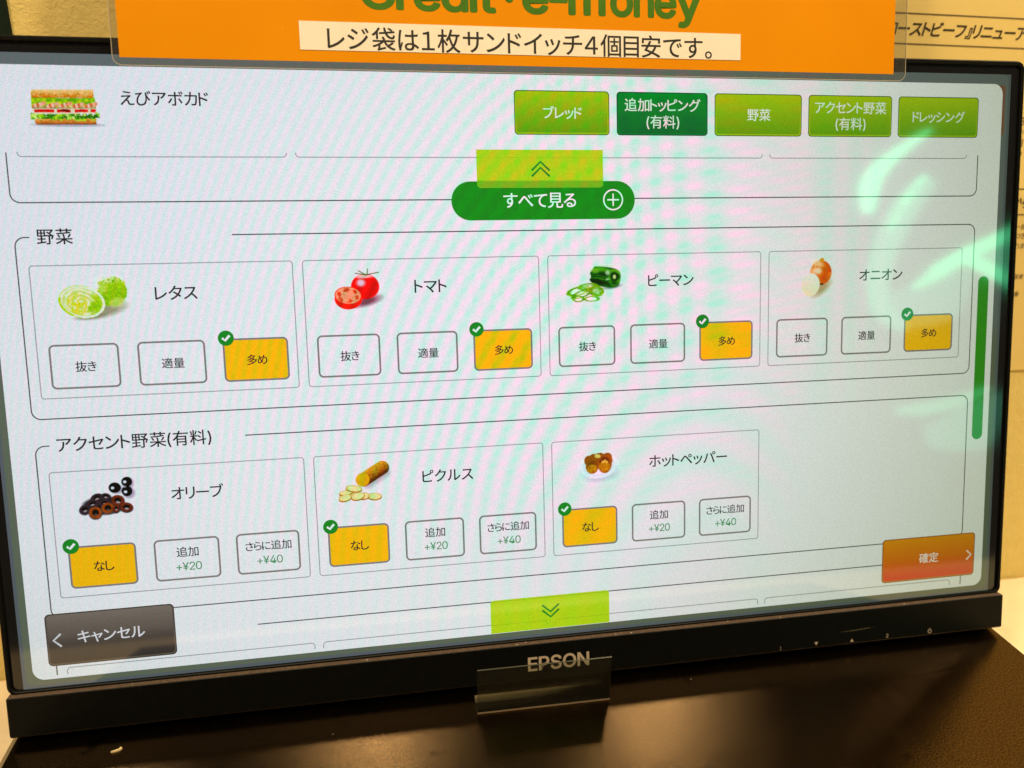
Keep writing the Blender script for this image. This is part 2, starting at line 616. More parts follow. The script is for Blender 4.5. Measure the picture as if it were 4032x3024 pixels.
# chin
bm = bmesh.new()
prof = [(-0.0004, 0.0), (-0.0008, 0.0039), (-0.0011, 0.0042), (-0.0180, 0.0042), (-0.0189, 0.0036), (-0.0191, 0.0028), (-0.0191, -0.024), (-0.0004, -0.024)]
cx0, cx1 = -0.2437, 0.2440
va = [bm.verts.new((cx0, y, z)) for y, z in prof]
vb = [bm.verts.new((cx1, y, z)) for y, z in prof]
nP = len(prof)
for k in range(nP):
    f = bm.faces.new((va[k], vb[k], vb[(k + 1) % nP], va[(k + 1) % nP]))
    if k == 0: f.material_index = 1
bm.faces.new(va)
bm.faces.new(vb)
bmesh.ops.recalc_face_normals(bm, faces=bm.faces)
bmesh.ops.bevel(bm, geom=[e for e in bm.edges if len(e.link_faces) == 2 and any(len(q.verts) > 4 for q in e.link_faces)], offset=0.0004, segments=1, affect='EDGES')
chin = from_bm('chin', bm, [PLASTIC, LEDGE], mon)
ZC = 0.0042 + 0.00012
text_mesh('brand_logo', 'EPSON', MARK, chin, -0.01525, 0.0151, -0.01075, ZC, bold=0.022, tight=0.11, height=0.0072)
text_mesh('control_mark', '1', MARK, chin, 0.1154, 0.11595, -0.01665, ZC, height=0.0019)
text_mesh('control_mark', '2', MARK, chin, 0.17505, 0.17635, -0.01633, ZC, height=0.0020)


def flat(name, polys, mat, parent, z):
    bm = bmesh.new()
    for P in polys: bm.faces.new([bm.verts.new((x, y, z)) for x, y in P])
    return from_bm(name, bm, mat, parent)


flat('control_mark', [[(0.13440, -0.0155), (0.1354, -0.0173), (0.13640, -0.0155)]], MARK, chin, ZC)
flat('control_mark', [[(0.15449, -0.0175), (0.15649, -0.0175), (0.15549, -0.0157)]], MARK, chin, ZC)
P = []
for k in range(20):
    a0, a1 = [math.radians(120 + 300 * q / 20) for q in (k, k + 1)]
    P.append([(0.20048 + r * math.cos(a), -0.0164 + r * math.sin(a)) for r, a in ((0.00115, a0), (0.00115, a1), (0.0008, a1), (0.0008, a0))])
P.append([(0.20030, -0.0160), (0.20066, -0.0160), (0.20066, -0.0147), (0.20030, -0.0147)])
flat('power_mark', P, MARK, chin, ZC)
# a rub mark along the chin
P = [[(0.148, -0.01165), (0.156, -0.01125), (0.164, -0.01085), (0.1680, -0.01065), (0.1638, -0.01125), (0.156, -0.0117)]]
flat('rub_mark', P, mat_simple('worn_plastic', (0.075, 0.06, 0.038), 0.4, 0.4, vary=(900.0, 0.7)), chin, ZC)

# ------------------------------------------------------------------ the picture on the panel
u = UI(0)
u.rrect(0, 0, 1920, 1077, 0.5, (88, 96, 100))
disp = u.build('display_panel', mon)

u = UI(1)
u.rrect(6, 0.5, 1914, 1071, 12, lambda x, y: (101, 110, 108) if y < 500 else (96, 106, 86))
u.build('dimmed_page', disp)
u = UI(2)
u.rrect(1800, 21, 1908, 120, 7, (128, 84, 62))
u.build('dimmed_button', disp)
u = UI(3)
u.rrect(17.5, 19, 1902, 1062, 20, (235, 238, 236))
u.build('menu_page', disp)

INK = (40, 36, 34)
SECT = (86, 84, 82)
CARDC = (160, 160, 160)
BTN = (132, 126, 120)


def arc(cx, cy, r, a0, a1, n=7):
    return [(cx + r * math.cos(math.radians(a0 + (a1 - a0) * k / n)), cy + r * math.sin(math.radians(a0 + (a1 - a0) * k / n))) for k in range(n + 1)]


def section(y0, y1, gap0=80, gap1=401):
    """outline of a menu section: open at the top left for its title; None = cut off by the page"""
    u = UI(4)
    x0, x1, r, w = 57.0, 1851.0, 15.0, 2.1
    if y0 is not None and y1 is not None:
        P = [(gap0, y0), (x0 + r, y0)] + arc(x0 + r, y0 + r, r, 270, 180) + [(x0, y1 - r)] + arc(x0 + r, y1 - r, r, 180, 90) + \
            [(x1 - r, y1)] + arc(x1 - r, y1 - r, r, 90, 0) + [(x1, y0 + r)] + arc(x1 - r, y0 + r, r, 0, -90) + [(gap1, y0)]
    elif y0 is None:
        P = [(x0, 158)] + [(x0, y1 - r)] + arc(x0 + r, y1 - r, r, 180, 90) + [(x1 - r, y1)] + arc(x1 - r, y1 - r, r, 90, 0) + [(x1, 158)]
    else:
        P = [(gap1, y0), (x1 - r, y0)] + arc(x1 - r, y0 + r, r, -90, 0) + [(x1, 1057)]
        u.path([(x0, 1030), (x0, 1056)], w, SECT)
    u.path(P, w, SECT)
    return u.build('section_border', disp)


def card(k, y0, y1):
    u = UI(4)
    x0 = 74.0 + 441.7 * k
    x1, r, w = x0 + 426.0, 6.0, 1.7
    if y0 is None:
        P = [(x0, 157)] + arc(x0 + r, y1 - r, r, 180, 90) + [(x1 - r, y1)] + arc(x1 - r, y1 - r, r, 90, 0) + [(x1, 157)]
        u.path(P, w, CARDC)
    elif y1 is None:
        P = [(x0, 1056)] + arc(x0 + r, y0 + r, r, 180, 270) + [(x1 - r, y0)] + arc(x1 - r, y0 + r, r, 270, 360) + [(x1, 1056)]
        u.path(P, w, CARDC)
    else:
        u.ring(x0, y0, x1, y1, r, w, CARDC)
    return u.build('item_card', disp)


section(None, 238.5)
section(295.0, 600.0)
section(646.3, 951.5)
section(997.5, None)
for k in range(4): card(k, None, 164.5)
for k in range(4): card(k, 341.0, 566.0)
for k in range(3): card(k, 692.0, 917.0)
for k in range(4): card(k, 1044.0, None)


def words(name, s, x0=None, x1=None, cy=0, size=None, col=INK, bold=0.0, cx=None, tight=0.1):
    u = UI(5)
    u.text(s, col, x0, x1, cy, size, cx, bold, 0, tight)
    return u.build(name, disp)


words('item_title', 'えびアボカド', 238.5, 378.0, 69.5, bold=0.011)
words('section_title', '野菜', 91.0, 146.5, 294.0, bold=0.012)
words('section_title', 'アクセント野菜(有料)', 91.5, 343.5, 646.0, bold=0.010)
for k, (s, x1) in enumerate((('レタス', 338), ('トマト', 769), ('ピーマン', 1244.3), ('オニオン', 1690))):
    words('item_name', s, 268.5 + 442 * k, x1, 391.8, bold=0.010)
for k, (s, x1) in enumerate((('オリーブ', 358), ('ピクルス', 806.3), ('ホットペッパー', 1314.6))):
    words('item_name', s, 269.5 + 441.5 * k, x1, 742.5, bold=0.010)

GREEN_T = (72, 148, 92)


def option(x, y, lines, chosen):
    u = UI(5)
    x0, y0, x1, y1 = x, y, x + 111.0, y + 76.0
    u.rrect(x0 + 1, y0 + 1, x1 - 1, y1 - 1, 8, (252, 192, 4) if chosen else (235, 238, 236), 0)
    u.ring(x0, y0, x1, y1, 9, 3.2, BTN, 1)
    if len(lines) == 1:
        s = lines[0]
        u.text(s, INK, cy=y + 38.5, cx=x + 56.5, size=19.4 if s != 'なし' else 21.0, bold=0.011, dz=1, tight=0.07)
    else:
        u.text(lines[0], INK, cy=y + 24.8, cx=x + 56, size=19.8 if len(lines[0]) < 4 else 19.0, bold=0.009, dz=1, tight=0.06)
        u.text(lines[1], GREEN_T, cy=y + 51.5, cx=x + 57, size=20.5, bold=0.006, dz=1, tight=0.06)
    return u.build('option_button', disp, ('amber filled button reading ' if chosen else 'white outlined button reading ') + ' '.join(lines))


def check(x, y):
    u = UI(8)
    u.disc(x, y, 13.4, (18, 138, 32))
    u.path([(x - 6.2, y - 0.4), (x - 1.6, y + 4.0), (x + 6.4, y - 4.6)], 4.2, (240, 244, 240), 1)
    return u.build('check_badge', disp)


for k in range(4):
    x = 92.6 + 441.4 * k
    option(x, 474.0, ['抜き'], False)
    option(x + 140.6, 474.0, ['適量'], False)
    option(x + 280.6, 474.0, ['多め'], True)
    check(x + 287.0, 473.0)
for k in range(3):
    x = 93.0 + 441.4 * k
    option(x, 825.5, ['なし'], True)
    option(x + 140.3, 825.5, ['追加', '+¥20'], False)
    option(x + 279.8, 825.5, ['さらに追加', '+¥40'], False)
    check(x + 5.6, 825.0)


def tab(k, lines, dark=False):
    u = UI(5)
    x0 = 902.0 + 192.0 * k
    x1, y0, y1 = x0 + 178.0, 46.0, 124.0
    if dark: g = lambda x, y: tuple(np.array((0, 142, 40)) * (1 - (y - y0) / 78) + np.array((0, 104, 42)) * ((y - y0) / 78))
    else: g = lambda x, y: tuple(np.array((172, 202, 10)) * (1 - (y - y0) / 78) + np.array((100, 162, 4)) * ((y - y0) / 78))
    u.rrect(x0, y0, x1, y1, 7, (0, 70, 36) if dark else (74, 104, 22), 0)
    u.rrect(x0 + 1.6, y0 + 1.6, x1 - 1.6, y1 - 1.6, 6, (0, 120, 50) if dark else (158, 196, 16), 1)
    u.rrect(x0 + 3.6, y0 + 2.2, x1 - 3.6, y1 - 4.0, 5, g, 2)
    W = (226, 238, 220)
    cx = (x0 + x1) / 2 + 0.5
    if len(lines) == 1: u.text(lines[0], W, cy=84.5, cx=cx, size=24.0, bold=0.011, dz=3, tight=0.08)
    else:
        w = 148.0 if dark else 152.0
        u.text(lines[0], W, cx - w / 2, cx + w / 2, 69.0, bold=0.011, dz=3, tight=0.08)
        u.text(lines[1], W, cx - 32, cx + 32, 100.0, bold=0.008, dz=3, tight=0.08)
    return u.build('menu_tab', disp, 'dark green selected tab' if dark else None)


tab(0, ['ブレッド'])
tab(1, ['追加トッピング', '(有料)'], True)
tab(2, ['野菜'])
tab(3, ['アクセント野菜', '(有料)'])
tab(4, ['ドレッシング'])

# see-all pill, its plus sign and the two scroll tabs
u = UI(6)
u.rrect(783.0, 206.5, 1127.5, 275.8, 34.6, (16, 142, 22))
u.text('すべて見る', (244, 250, 244), 878, 1014, 241.0, bold=0.010, dz=1, tight=0.06)
u.circle(1085.3, 240.8, 19.4, 2.6, (240, 250, 240), 1)
u.path([(1074, 240.8), (1096.6, 240.8)], 2.6, (240, 250, 240), 1)
u.path([(1085.3, 229.5), (1085.3, 252.1)], 2.6, (240, 250, 240), 2)
u.build('view_all_button', disp)
u = UI(9)
u.rrect(830.5, 150.5, 1066.5, 218.3, 7, lambda x, y: (184, 214, 22) if y < 206 else (128, 186, 24), 0, (0, 0, 1, 1))
u.rrect(830.5, 206.5, 1066.5, 218.3, 7, (126, 184, 26), 1, (0, 0, 1, 1))
u.path([(832, 164.5), (1065, 164.5)], 1.4, (172, 202, 30), 1)
for d in (0, 10.5):
    u.path([(931.5, 190 - d + 8), (948.2, 174.5 - d + 8), (965, 190 - d + 8)], 4.0, (30, 140, 40), 2)
u.build('scroll_tab', disp, 'lime scroll tab with upward chevrons')
u = UI(9)
u.rrect(831.0, 994.8, 1068.0, 1061.0, 7, (186, 220, 22), 0, (1, 1, 0, 0))
u.path([(832, 998.0), (1067, 998.0)], 1.4, (158, 194, 24), 1)
u.path([(832, 1044.6), (935, 1044.6)] + arc(935.7, 1050, 5.4, -90, 0) + [(941.2, 1056)], 1.3, (164, 200, 24), 1)
u.path([(957, 1056)] + arc(963, 1050, 5.4, 180, 270) + [(1066, 1044.6)], 1.3, (164, 200, 24), 1)
for d in (0, 10.5):
    u.path([(932.5, 1013 + d), (949.0, 1027.5 + d), (966, 1013 + d)], 4.0, (30, 140, 40), 2)
u.build('scroll_tab', disp, 'lime scroll tab with downward chevrons')
u = UI(6)
u.rrect(1864.0, 400.5, 1888.5, 741.5, 12.2, (48, 150, 20))
u.build('scroll_bar', disp)


def stops(y, ys, cs):
    return tuple(float(np.interp(y, ys, [c[i] for c in cs])) for i in range(3))


u = UI(10)
u.rrect(45.0, 943.5, 259.0, 1038.5, 8, (60, 54, 48))
u.rrect(46.6, 945.0, 257.4, 1036.8, 7, (96, 84, 70), 1)
u.rrect(48.4, 946.0, 255.6, 1034.4, 6, lambda x, y: stops(y, (946, 985, 1004, 1034), ((122, 111, 100), (98, 88, 78), (66, 60, 55), (56, 50, 46))), 2)
u.text('キャンセル', (226, 226, 226), 96.0, 207.5, 989.5, bold=0.010, dz=3, tight=0.08)
u.path([(69, 980.5), (56.5, 991.8), (69, 1003.5)], 3.6, (214, 214, 214), 3)
u.build('cancel_button', disp)
u = UI(10)
u.rrect(1663.0, 943.5, 1882.0, 1037.5, 8, (150, 84, 20))
u.rrect(1664.6, 945.0, 1880.4, 1035.8, 7, (196, 120, 24), 1)
u.rrect(1666.2, 946.0, 1878.8, 1033.6, 6, lambda x, y: stops(y, (946, 990, 1008, 1033), ((222, 144, 2), (220, 116, 2), (224, 92, 2), (230, 44, 0))), 2)
u.text('確定', (250, 234, 222), 1749.5, 1795.0, 990.5, bold=0.014, dz=3, tight=0.09)
u.path([(1862.5, 982.0), (1873.5, 992.2), (1862.5, 1002.5)], 3.6, (246, 228, 214), 3)
u.build('confirm_button', disp)


# ------------------------------------------------------------------ food pictures: little raster images made of screen pixels
class Pic:
    def __init__(self, x0, y0, x1, y1, cell=1.0):
        self.x0, self.y0, self.cell = x0, y0, cell
        self.w, self.h = int((x1 - x0) / cell), int((y1 - y0) / cell)
        self.Y, self.X = np.mgrid[0:self.h, 0:self.w].astype(float)
        self.X = x0 + (self.X + .5) * cell
        self.Y = y0 + (self.Y + .5) * cell
        self.rgb = np.ones((self.h, self.w, 3)) * np.array((235, 238, 236.))
        self.a = np.zeros((self.h, self.w))

    def noise(self, s, seed=0, sy=None):
        r = np.random.RandomState(seed)
        sy = sy or s
        g = r.rand(int(self.h * self.cell / sy) + 3, int(self.w * self.cell / s) + 3)
        fx, fy = (self.X - self.x0) / s, (self.Y - self.y0) / sy
        ix, iy = fx.astype(int), fy.astype(int)
        tx, ty = fx - ix, fy - iy
        tx, ty = tx * tx * (3 - 2 * tx), ty * ty * (3 - 2 * ty)
        return (g[iy, ix] * (1 - tx) + g[iy, ix + 1] * tx) * (1 - ty) + (g[iy + 1, ix] * (1 - tx) + g[iy + 1, ix + 1] * tx) * ty

    def el(self, cx, cy, rx, ry, rot=0.0):
        t = math.radians(rot)
        dx, dy = self.X - cx, self.Y - cy
        a = (dx * math.cos(t) + dy * math.sin(t)) / rx
        b = (-dx * math.sin(t) + dy * math.cos(t)) / ry
        return np.sqrt(a * a + b * b), a, b

    def paint(self, m, col, op=1.0):
        m = np.clip(m, 0, 1) * op
        col = np.asarray(col, float)
        self.rgb = self.rgb * (1 - m[..., None]) + col * m[..., None]
        self.a = np.maximum(self.a, m)

    def soft(self, d, w): return np.clip((1 - d) / w + 0.5, 0, 1)

    def line(self, pts, w, col, op=1.0):
        d = np.full_like(self.X, 1e9)
        for (ax, ay), (bx, by) in zip(pts[:-1], pts[1:]):
            vx, vy = bx - ax, by - ay
            t = np.clip(((self.X - ax) * vx + (self.Y - ay) * vy) / (vx * vx + vy * vy), 0, 1)
            d = np.minimum(d, np.hypot(self.X - ax - t * vx, self.Y - ay - t * vy))
        self.paint(np.clip(w / 2 - d + .5, 0, 1), col, op)

    def build(self, label):
        keep = np.argwhere(self.a > 0.05)
        V, F, C = [], [], []
        c = self.cell
        m = self.rgb.mean(2, keepdims=True)
        L = lin_a(np.clip((m + (self.rgb - m) * 1.2 - 128) * 1.16 + 120, 0, 250))
        z = 0.00003 * 5
        for (j, i) in keep:
            x, y = self.x0 + i * c, self.y0 + j * c
            k = len(V)
            for px_, py_ in ((x, y + c), (x + c, y + c), (x + c, y), (x, y)):
                V.append(((px_ - 960) * PX, (1080 - py_) * PX, z))
            F.append((k, k + 1, k + 2, k + 3))
            C.append(L[j, i])
        me = bpy.data.meshes.new('food_picture')
        me.from_pydata(V, [], F)
        at = me.color_attributes.new('col', 'FLOAT_COLOR', 'CORNER')
        a = np.ones((len(F), 4, 4), np.float32)
        a[:, :, :3] = np.array(C)[:, None, :]
        at.data.foreach_set('color', a.ravel())
        o = link('food_picture', me, LCD, disp)
        o['label'] = label
        return o


def mixc(t, a, b):
    return np.asarray(a, float) * (1 - t[..., None]) + np.asarray(b, float) * t[..., None]


def sandwich():
    p = Pic(96, 52, 212, 120)
    x0, y0, w, h = 102.0, 57.0, 99.0, 56.5
    U, V = (p.X - x0) / w, (p.Y - y0) / h
    V = V + 0.02 * (U - .5)
    n1, n2, n3 = p.noise(2.2, 1), p.noise(4.5, 2), p.noise(3.0, 3, 2.2)
    d, _, _ = p.el(x0 + w * .55, y0 + h * 1.0, w * .56, 3.2)
    p.paint(p.soft(d, .8), (150, 152, 160), .7)
    ed = .012 * (n1 - .5)

    def band(v0, v1, u0=0.0, u1=1.0, j=0.0):
        jj = j * (n2 - .5)
        return np.clip((V - v0 + jj) * h, 0, 1) * np.clip((v1 + jj * .8 - V) * h, 0, 1) * np.clip((U - u0 + ed) * w, 0, 1) * np.clip((u1 + ed - U) * w, 0, 1)
    # lower bun
    m = band(.78, 1.0, .03, .985)
    m *= 1 - np.clip((np.hypot(np.minimum(U - .09, 0) * w, np.maximum(V - .88, 0) * h) - 6), 0, 1)
    p.paint(m, mixc(np.clip((V - .82) / .18, 0, 1) * .75 + .45 * (n1 - .5), (226, 172, 96), (146, 76, 34)))
    p.paint(band(.955, 1.0, .06, .98), (120, 58, 36), .7)
    # lower lettuce
    m = band(.655, .86, -.03, 1.045, .14)
    g = np.clip(n2 * 1.5 - .25 + (n1 - .5) * .8, 0, 1)
    p.paint(m, mixc(g, (16, 96, 14), (176, 214, 62)))
    p.paint(m * (n3 > .80), (214, 232, 150), .9)
    # tomato slices and cream
    p.paint(band(.50, .70, .01, .99, .02), (226, 214, 186))
    for a, b in ((.035, .35), (.38, .60), (.655, .87), (.90, .99)):
        p.paint(band(.555, .655, a, b, .02), mixc(n1, (214, 14, 10), (178, 4, 8)))
    p.paint(band(.57, .63, .43, .58, .03), (60, 22, 14), .8)
    p.paint(band(.475, .55, .0, 1.0, .02), mixc(n2, (88, 92, 40), (200, 204, 160)))
    # upper lettuce
    m = band(.22, .50, .0, .99, .06)
    p.paint(m, mixc(np.clip(n2 * 1.3 - .15 + .5 * (n1 - .5), 0, 1), (104, 158, 8), (194, 216, 40)))
    # shrimps
    for k, cu in enumerate((.12, .32, .52, .71, .91)):
        d, a, b = p.el(x0 + w * cu, y0 + h * (.445 + .01 * (k % 2)), w * .115, h * .062, -14)
        st = .5 + .5 * np.sin(a * 9 + k)
        p.paint(p.soft(d, .25), mixc(st, (196, 110, 66), (240, 206, 186)))
        d, a, b = p.el(x0 + w * (cu + .07), y0 + h * (.405 + .01 * (k % 2)), w * .04, h * .055, -30)
        p.paint(p.soft(d, .35), mixc(n1, (208, 136, 92), (238, 200, 176)))
    # upper bun
    m = band(.0, .245, .0, .975)
    m *= 1 - np.clip((np.hypot(np.minimum(U - .08, 0) * w, np.minimum(V - .12, 0) * h) - 7.0), 0, 1)
    t = np.clip((V - .06) / .17, 0, 1) * .9 + .9 * (n1 - .5) * np.clip(V / .1, .3, 1)
    p.paint(m, mixc(np.clip(t, 0, 1), (232, 202, 142), (196, 122, 30)))
    p.paint(band(.225, .255, .02, .97, .02), (120, 70, 20), .55)
    p.build('picture of a prawn and salad sandwich')


def lettuce():
    p = Pic(108, 354, 236, 438)
    k = 360 / 2212 / 1.8228 * 1.0
    sx, sy = (225 - 116) / (1830 - 205), (431 - 362) / (1300 - 290)

    def q(x, y): return 116 + (x - 205) * sx, 362 + (y - 290) * sy
    n1, n2 = p.noise(2.0, 4), p.noise(6.0, 5)
    c = q(1270, 1120)
    d, _, _ = p.el(c[0], c[1], 480 * sx, 150 * sy, -14)
    p.paint(p.soft(d, .9), (132, 128, 96), .75)
    c = q(880, 1270)
    d, _, _ = p.el(c[0], c[1], 330 * sx, 60 * sy, -6)
    p.paint(p.soft(d, .9), (120, 120, 100), .6)
    c = q(1470, 660)
    d, a, b = p.el(c[0], c[1], 355 * sx, 365 * sy)
    d = d + .20 * (n2 - .5) + .05 * (n1 - .5)
    p.paint(p.soft(d, .12), mixc(np.clip(n1 * .9 + .1 - .5 * b * .5, 0, 1), (112, 164, 0), (176, 206, 44)))
    d2, a, b = p.el(*q(1560, 930), 190 * sx, 120 * sy, -20)
    p.paint(p.soft(d2, .7), (206, 220, 150), .65)
    d2, a, b = p.el(*q(1400, 360), 260 * sx, 90 * sy)
    p.paint(p.soft(d2, .8) * (n1 > .42), (222, 230, 196), .75)
    d2, a, b = p.el(*q(1240, 560), 120 * sx, 160 * sy)
    p.paint(p.soft(d2, .9), (210, 222, 170), .45)
    c = q(740, 895)
    d, a, b = p.el(c[0], c[1], 545 * sx, 395 * sy, 14)
    d = d + .03 * (n2 - .5)
    p.paint(p.soft(d, .06), (176, 206, 60))
    p.paint(p.soft(d / .965, .06), (224, 232, 212))
    ring = .5 + .5 * np.sin(d * 26 + 3 * n2)
    p.paint(p.soft(d / .85, .08), mixc(ring, (196, 210, 120), (228, 232, 206)))
    c2 = q(670, 950)
    d3, a3, b3 = p.el(c2[0], c2[1], 300 * sx, 240 * sy, 10)
    p.paint(p.soft(d3, .3) * np.clip(1.6 * n2 * n1 * 1.6 - .15, 0, 1), (204, 202, 24), .95)
    wedge = (a > .36) & (d < .93) & (b > -.75) & (b < .55)
    p.paint(np.clip((a - .30 + .3 * (n2 - .5)) / .15, 0, 1) * (d < .93) * np.clip((b + .8) / .3, 0, 1) * np.clip((.7 - b + .5 * (n2 - .5)) / .25, 0, 1), mixc(np.clip(n1 + .25 * b, 0, 1), (188, 206, 40), (104, 172, 6)), .85)
    p.paint(((d > .88) & (d < 1.0) & (a > .1)) * 1.0, (226, 236, 220), .8)
    p.paint(((d > .9) & (d < 1.03) & (a < -.25) & (b > .0)) * 1.0, (170, 200, 20), .8)
    p.build('picture of a whole and a halved lettuce')


def tomato():
    p = Pic(558, 350, 664, 440)
    s = (650 - 570) / (1740 - 410)
    sy = (430 - 359) / (1440 - 270)

    def q(x, y): return 569 + (x - 410) * s, 358.5 + (y - 270) * sy
    n1 = p.noise(2.0, 6)
    d, a, b = p.el(*q(1330, 1210), 400 * s, 130 * sy, -14)
    p.paint(p.soft(d, 1.0), (112, 60, 74), .85)
    d, a, b = p.el(*q(1310, 785), 412 * s, 368 * sy)
    sh = np.clip(.55 + .35 * a + .30 * b, 0, 1)
    p.paint(p.soft(d, .06), mixc(sh, (244, 28, 10), (196, 0, 4)))
    p.paint(p.soft(d, .06) * np.clip((d - .8) / .2, 0, 1) * (a > .3), (240, 120, 120), .6)
    d2, _, _ = p.el(*q(1190, 670), 130 * s, 110 * sy)
    p.paint(p.soft(d2, .9), (244, 206, 222), .95)
    d2, _, _ = p.el(*q(1270, 480), 300 * s, 60 * sy)
    p.paint(p.soft(d2, .7) * p.soft(d, .1), (246, 216, 212), .85)
    for P in (((1330, 430), (1130, 320)), ((1330, 440), (1040, 390)), ((1380, 440), (1405, 270)), ((1390, 430), (1720, 375)), ((1340, 450), (1480, 420))):
        p.line([q(*v) for v in P], 1.7, (92, 104, 52), .9)
    d, a, b = p.el(*q(805, 1130), 400 * s, 310 * sy)
    p.paint(p.soft(d, .06), (236, 52, 34))
    d, a, b = p.el(*q(800, 1030), 392 * s, 256 * sy, 6)
    p.paint(p.soft(d, .06), (226, 70, 54))
    p.paint(p.soft(d / .94, .06), mixc(n1, (244, 148, 118), (240, 176, 140)))
    for t in range(6):
        an = t / 6 * 2 * math.pi + .35
        d3, _, _ = p.el(*q(800 + 270 * math.cos(an), 1035 + 165 * math.sin(an)), 75 * s, 52 * sy, math.degrees(an) + 90)
        p.paint(p.soft(d3 + .5 * (n1 - .5), .7), mixc(n1, (170, 40, 20), (226, 110, 60)), .85)
    p.build('picture of a whole and a halved tomato')


def pepper():
    p = Pic(985, 352, 1108, 438)
    s = (1098 - 992.5) / (1710 - 320)
    sy = (429 - 361) / (1205 - 300)

    def q(x, y): return 992.5 + (x - 320) * s, 361 + (y - 300) * sy
    n1, n2 = p.noise(2.2, 8), p.noise(7, 9)
    d, a, b = p.el(*q(1500, 840), 220 * s, 50 * sy, -8)
    p.paint(p.soft(d, .9), (90, 110, 110), .7)
    d, a, b = p.el(*q(1325, 595), 388 * s, 250 * sy, 9)
    d = (np.abs(a) ** 3.4 + np.abs(b) ** 3.0) ** (1 / 3.2) + .05 * np.sin(b * 9) * np.clip(-a, 0, 1)
    lobes = .5 + .5 * np.cos(b * 7.5 - 1.2)
    p.paint(p.soft(d, .08), mixc(np.clip(lobes * .75 - .35 * b + .5 * (n2 - .5), 0, 1), (14, 66, 22), (84, 158, 38)))
    d2, a2, b2 = p.el(*q(1560, 610), 170 * s, 235 * sy, 6)
    p.paint(np.clip(1 - np.abs(d2 - .85) / .22, 0, 1) * p.soft(d, .1), (112, 172, 60), .6)
    d2, a2, b2 = p.el(*q(1120, 700), 170 * s, 60 * sy, 16)
    p.paint(p.soft(d2, .7), (8, 44, 28), .7)
    p.line([q(960, 570), q(1200, 590), q(1420, 680)], 2.2, (8, 52, 26), .8)
    p.line([q(1460, 480), q(1470, 700), q(1520, 800)], 1.8, (40, 84, 34), .8)
    d, a, b = p.el(*q(1560, 600), 90 * s, 120 * sy)
    p.paint(p.soft(d, .5), (20, 50, 20), .85)
    d, a, b = p.el(*q(1555, 595), 42 * s, 55 * sy)
    p.paint(p.soft(d, .5), (186, 206, 140))
    for (cx, cy, rx, ry) in ((1380, 490, 60, 60), (1370, 655, 50, 20), (1350, 320, 300, 22), (1060, 440, 100, 60)):
        d, a, b = p.el(*q(cx, cy), rx * s, ry * sy, 20 if rx == 60 else 0)
        p.paint(p.soft(d, .9), (196, 224, 190) if rx != 100 else (150, 176, 70), .75)
    d, a, b = p.el(*q(1000, 900), 260 * s, 140 * sy, 6)
    p.paint(p.soft(d, .3) * np.clip(n1 * 1.6, 0, 1), (60, 146, 10), .9)
    for (cx, cy, rx, ry, rot, c) in ((620, 930, 300, 110, -12, (110, 160, 6)), (720, 1000, 300, 90, -18, (74, 158, 10)), (620, 1120, 150, 80, 0, (64, 160, 10)),
                                     (1080, 940, 200, 130, 10, (104, 168, 8)), (960, 1130, 210, 66, 0, (90, 164, 10)), (860, 820, 260, 80, -6, (100, 160, 6))):
        d, a, b = p.el(*q(cx, cy), rx * s, ry * sy, rot)
        p.paint(np.clip(1.6 - np.abs(d - .84) / .16, 0, 1), mixc(n1, tuple(v * .8 for v in c), (150, 190, 30)))
        p.paint(p.soft(d / .5, .4), (226, 240, 214), .5)
    p.build('picture of a green pepper with cut rings')


def onion():
    p = Pic(1468, 348, 1545, 442)
    s = (1531 - 1478.5) / (1240 - 470)
    sy = (431 - 357) / (1370 - 250)

    def q(x, y): return 1481 + (x - 470) * s, 357 + (y - 250) * sy
    n1 = p.noise(5, 12, 12)
    d, a, b = p.el(*q(930, 1130), 330 * s, 150 * sy, -38)
    p.paint(p.soft(d, 1.1), (168, 140, 100), .75)
    d, a, b = p.el(*q(905, 670), 340 * s, 360 * sy)
    p.paint(p.soft(d, .05), mixc(np.clip(.62 + .5 * a - .2 * np.abs(a) + .5 * (n1 - .5), 0, 1), (226, 178, 120), (200, 84, 6)))
    d2, _, _ = p.el(*q(800, 620), 120 * s, 90 * sy)
    p.paint(p.soft(d2, .9), (246, 224, 200), .9)
    d2, _, _ = p.el(*q(820, 400), 170 * s, 90 * sy, 20)
    p.paint(p.soft(d2, .9), (240, 214, 176), .75)
    p.paint(p.soft(d, .05) * np.clip((a - .55) / .4, 0, 1) * (b > 0), (232, 160, 96), .8)
    d2, _, _ = p.el(*q(930, 300), 75 * s, 60 * sy, -20)
    p.paint(p.soft(d2, .3), (214, 152, 60))
    d2, _, _ = p.el(*q(930, 1015), 70 * s, 30 * sy)
    p.paint(p.soft(d2, .6), (92, 64, 40), .9)
    d, a, b = p.el(*q(585, 1030), 285 * s, 345 * sy, 10)
    p.paint(p.soft(d, .05), mixc(np.clip(.5 + .5 * b, 0, 1), (226, 232, 222), (226, 226, 190)))
    p.build('picture of a brown onion with a peeled white one')


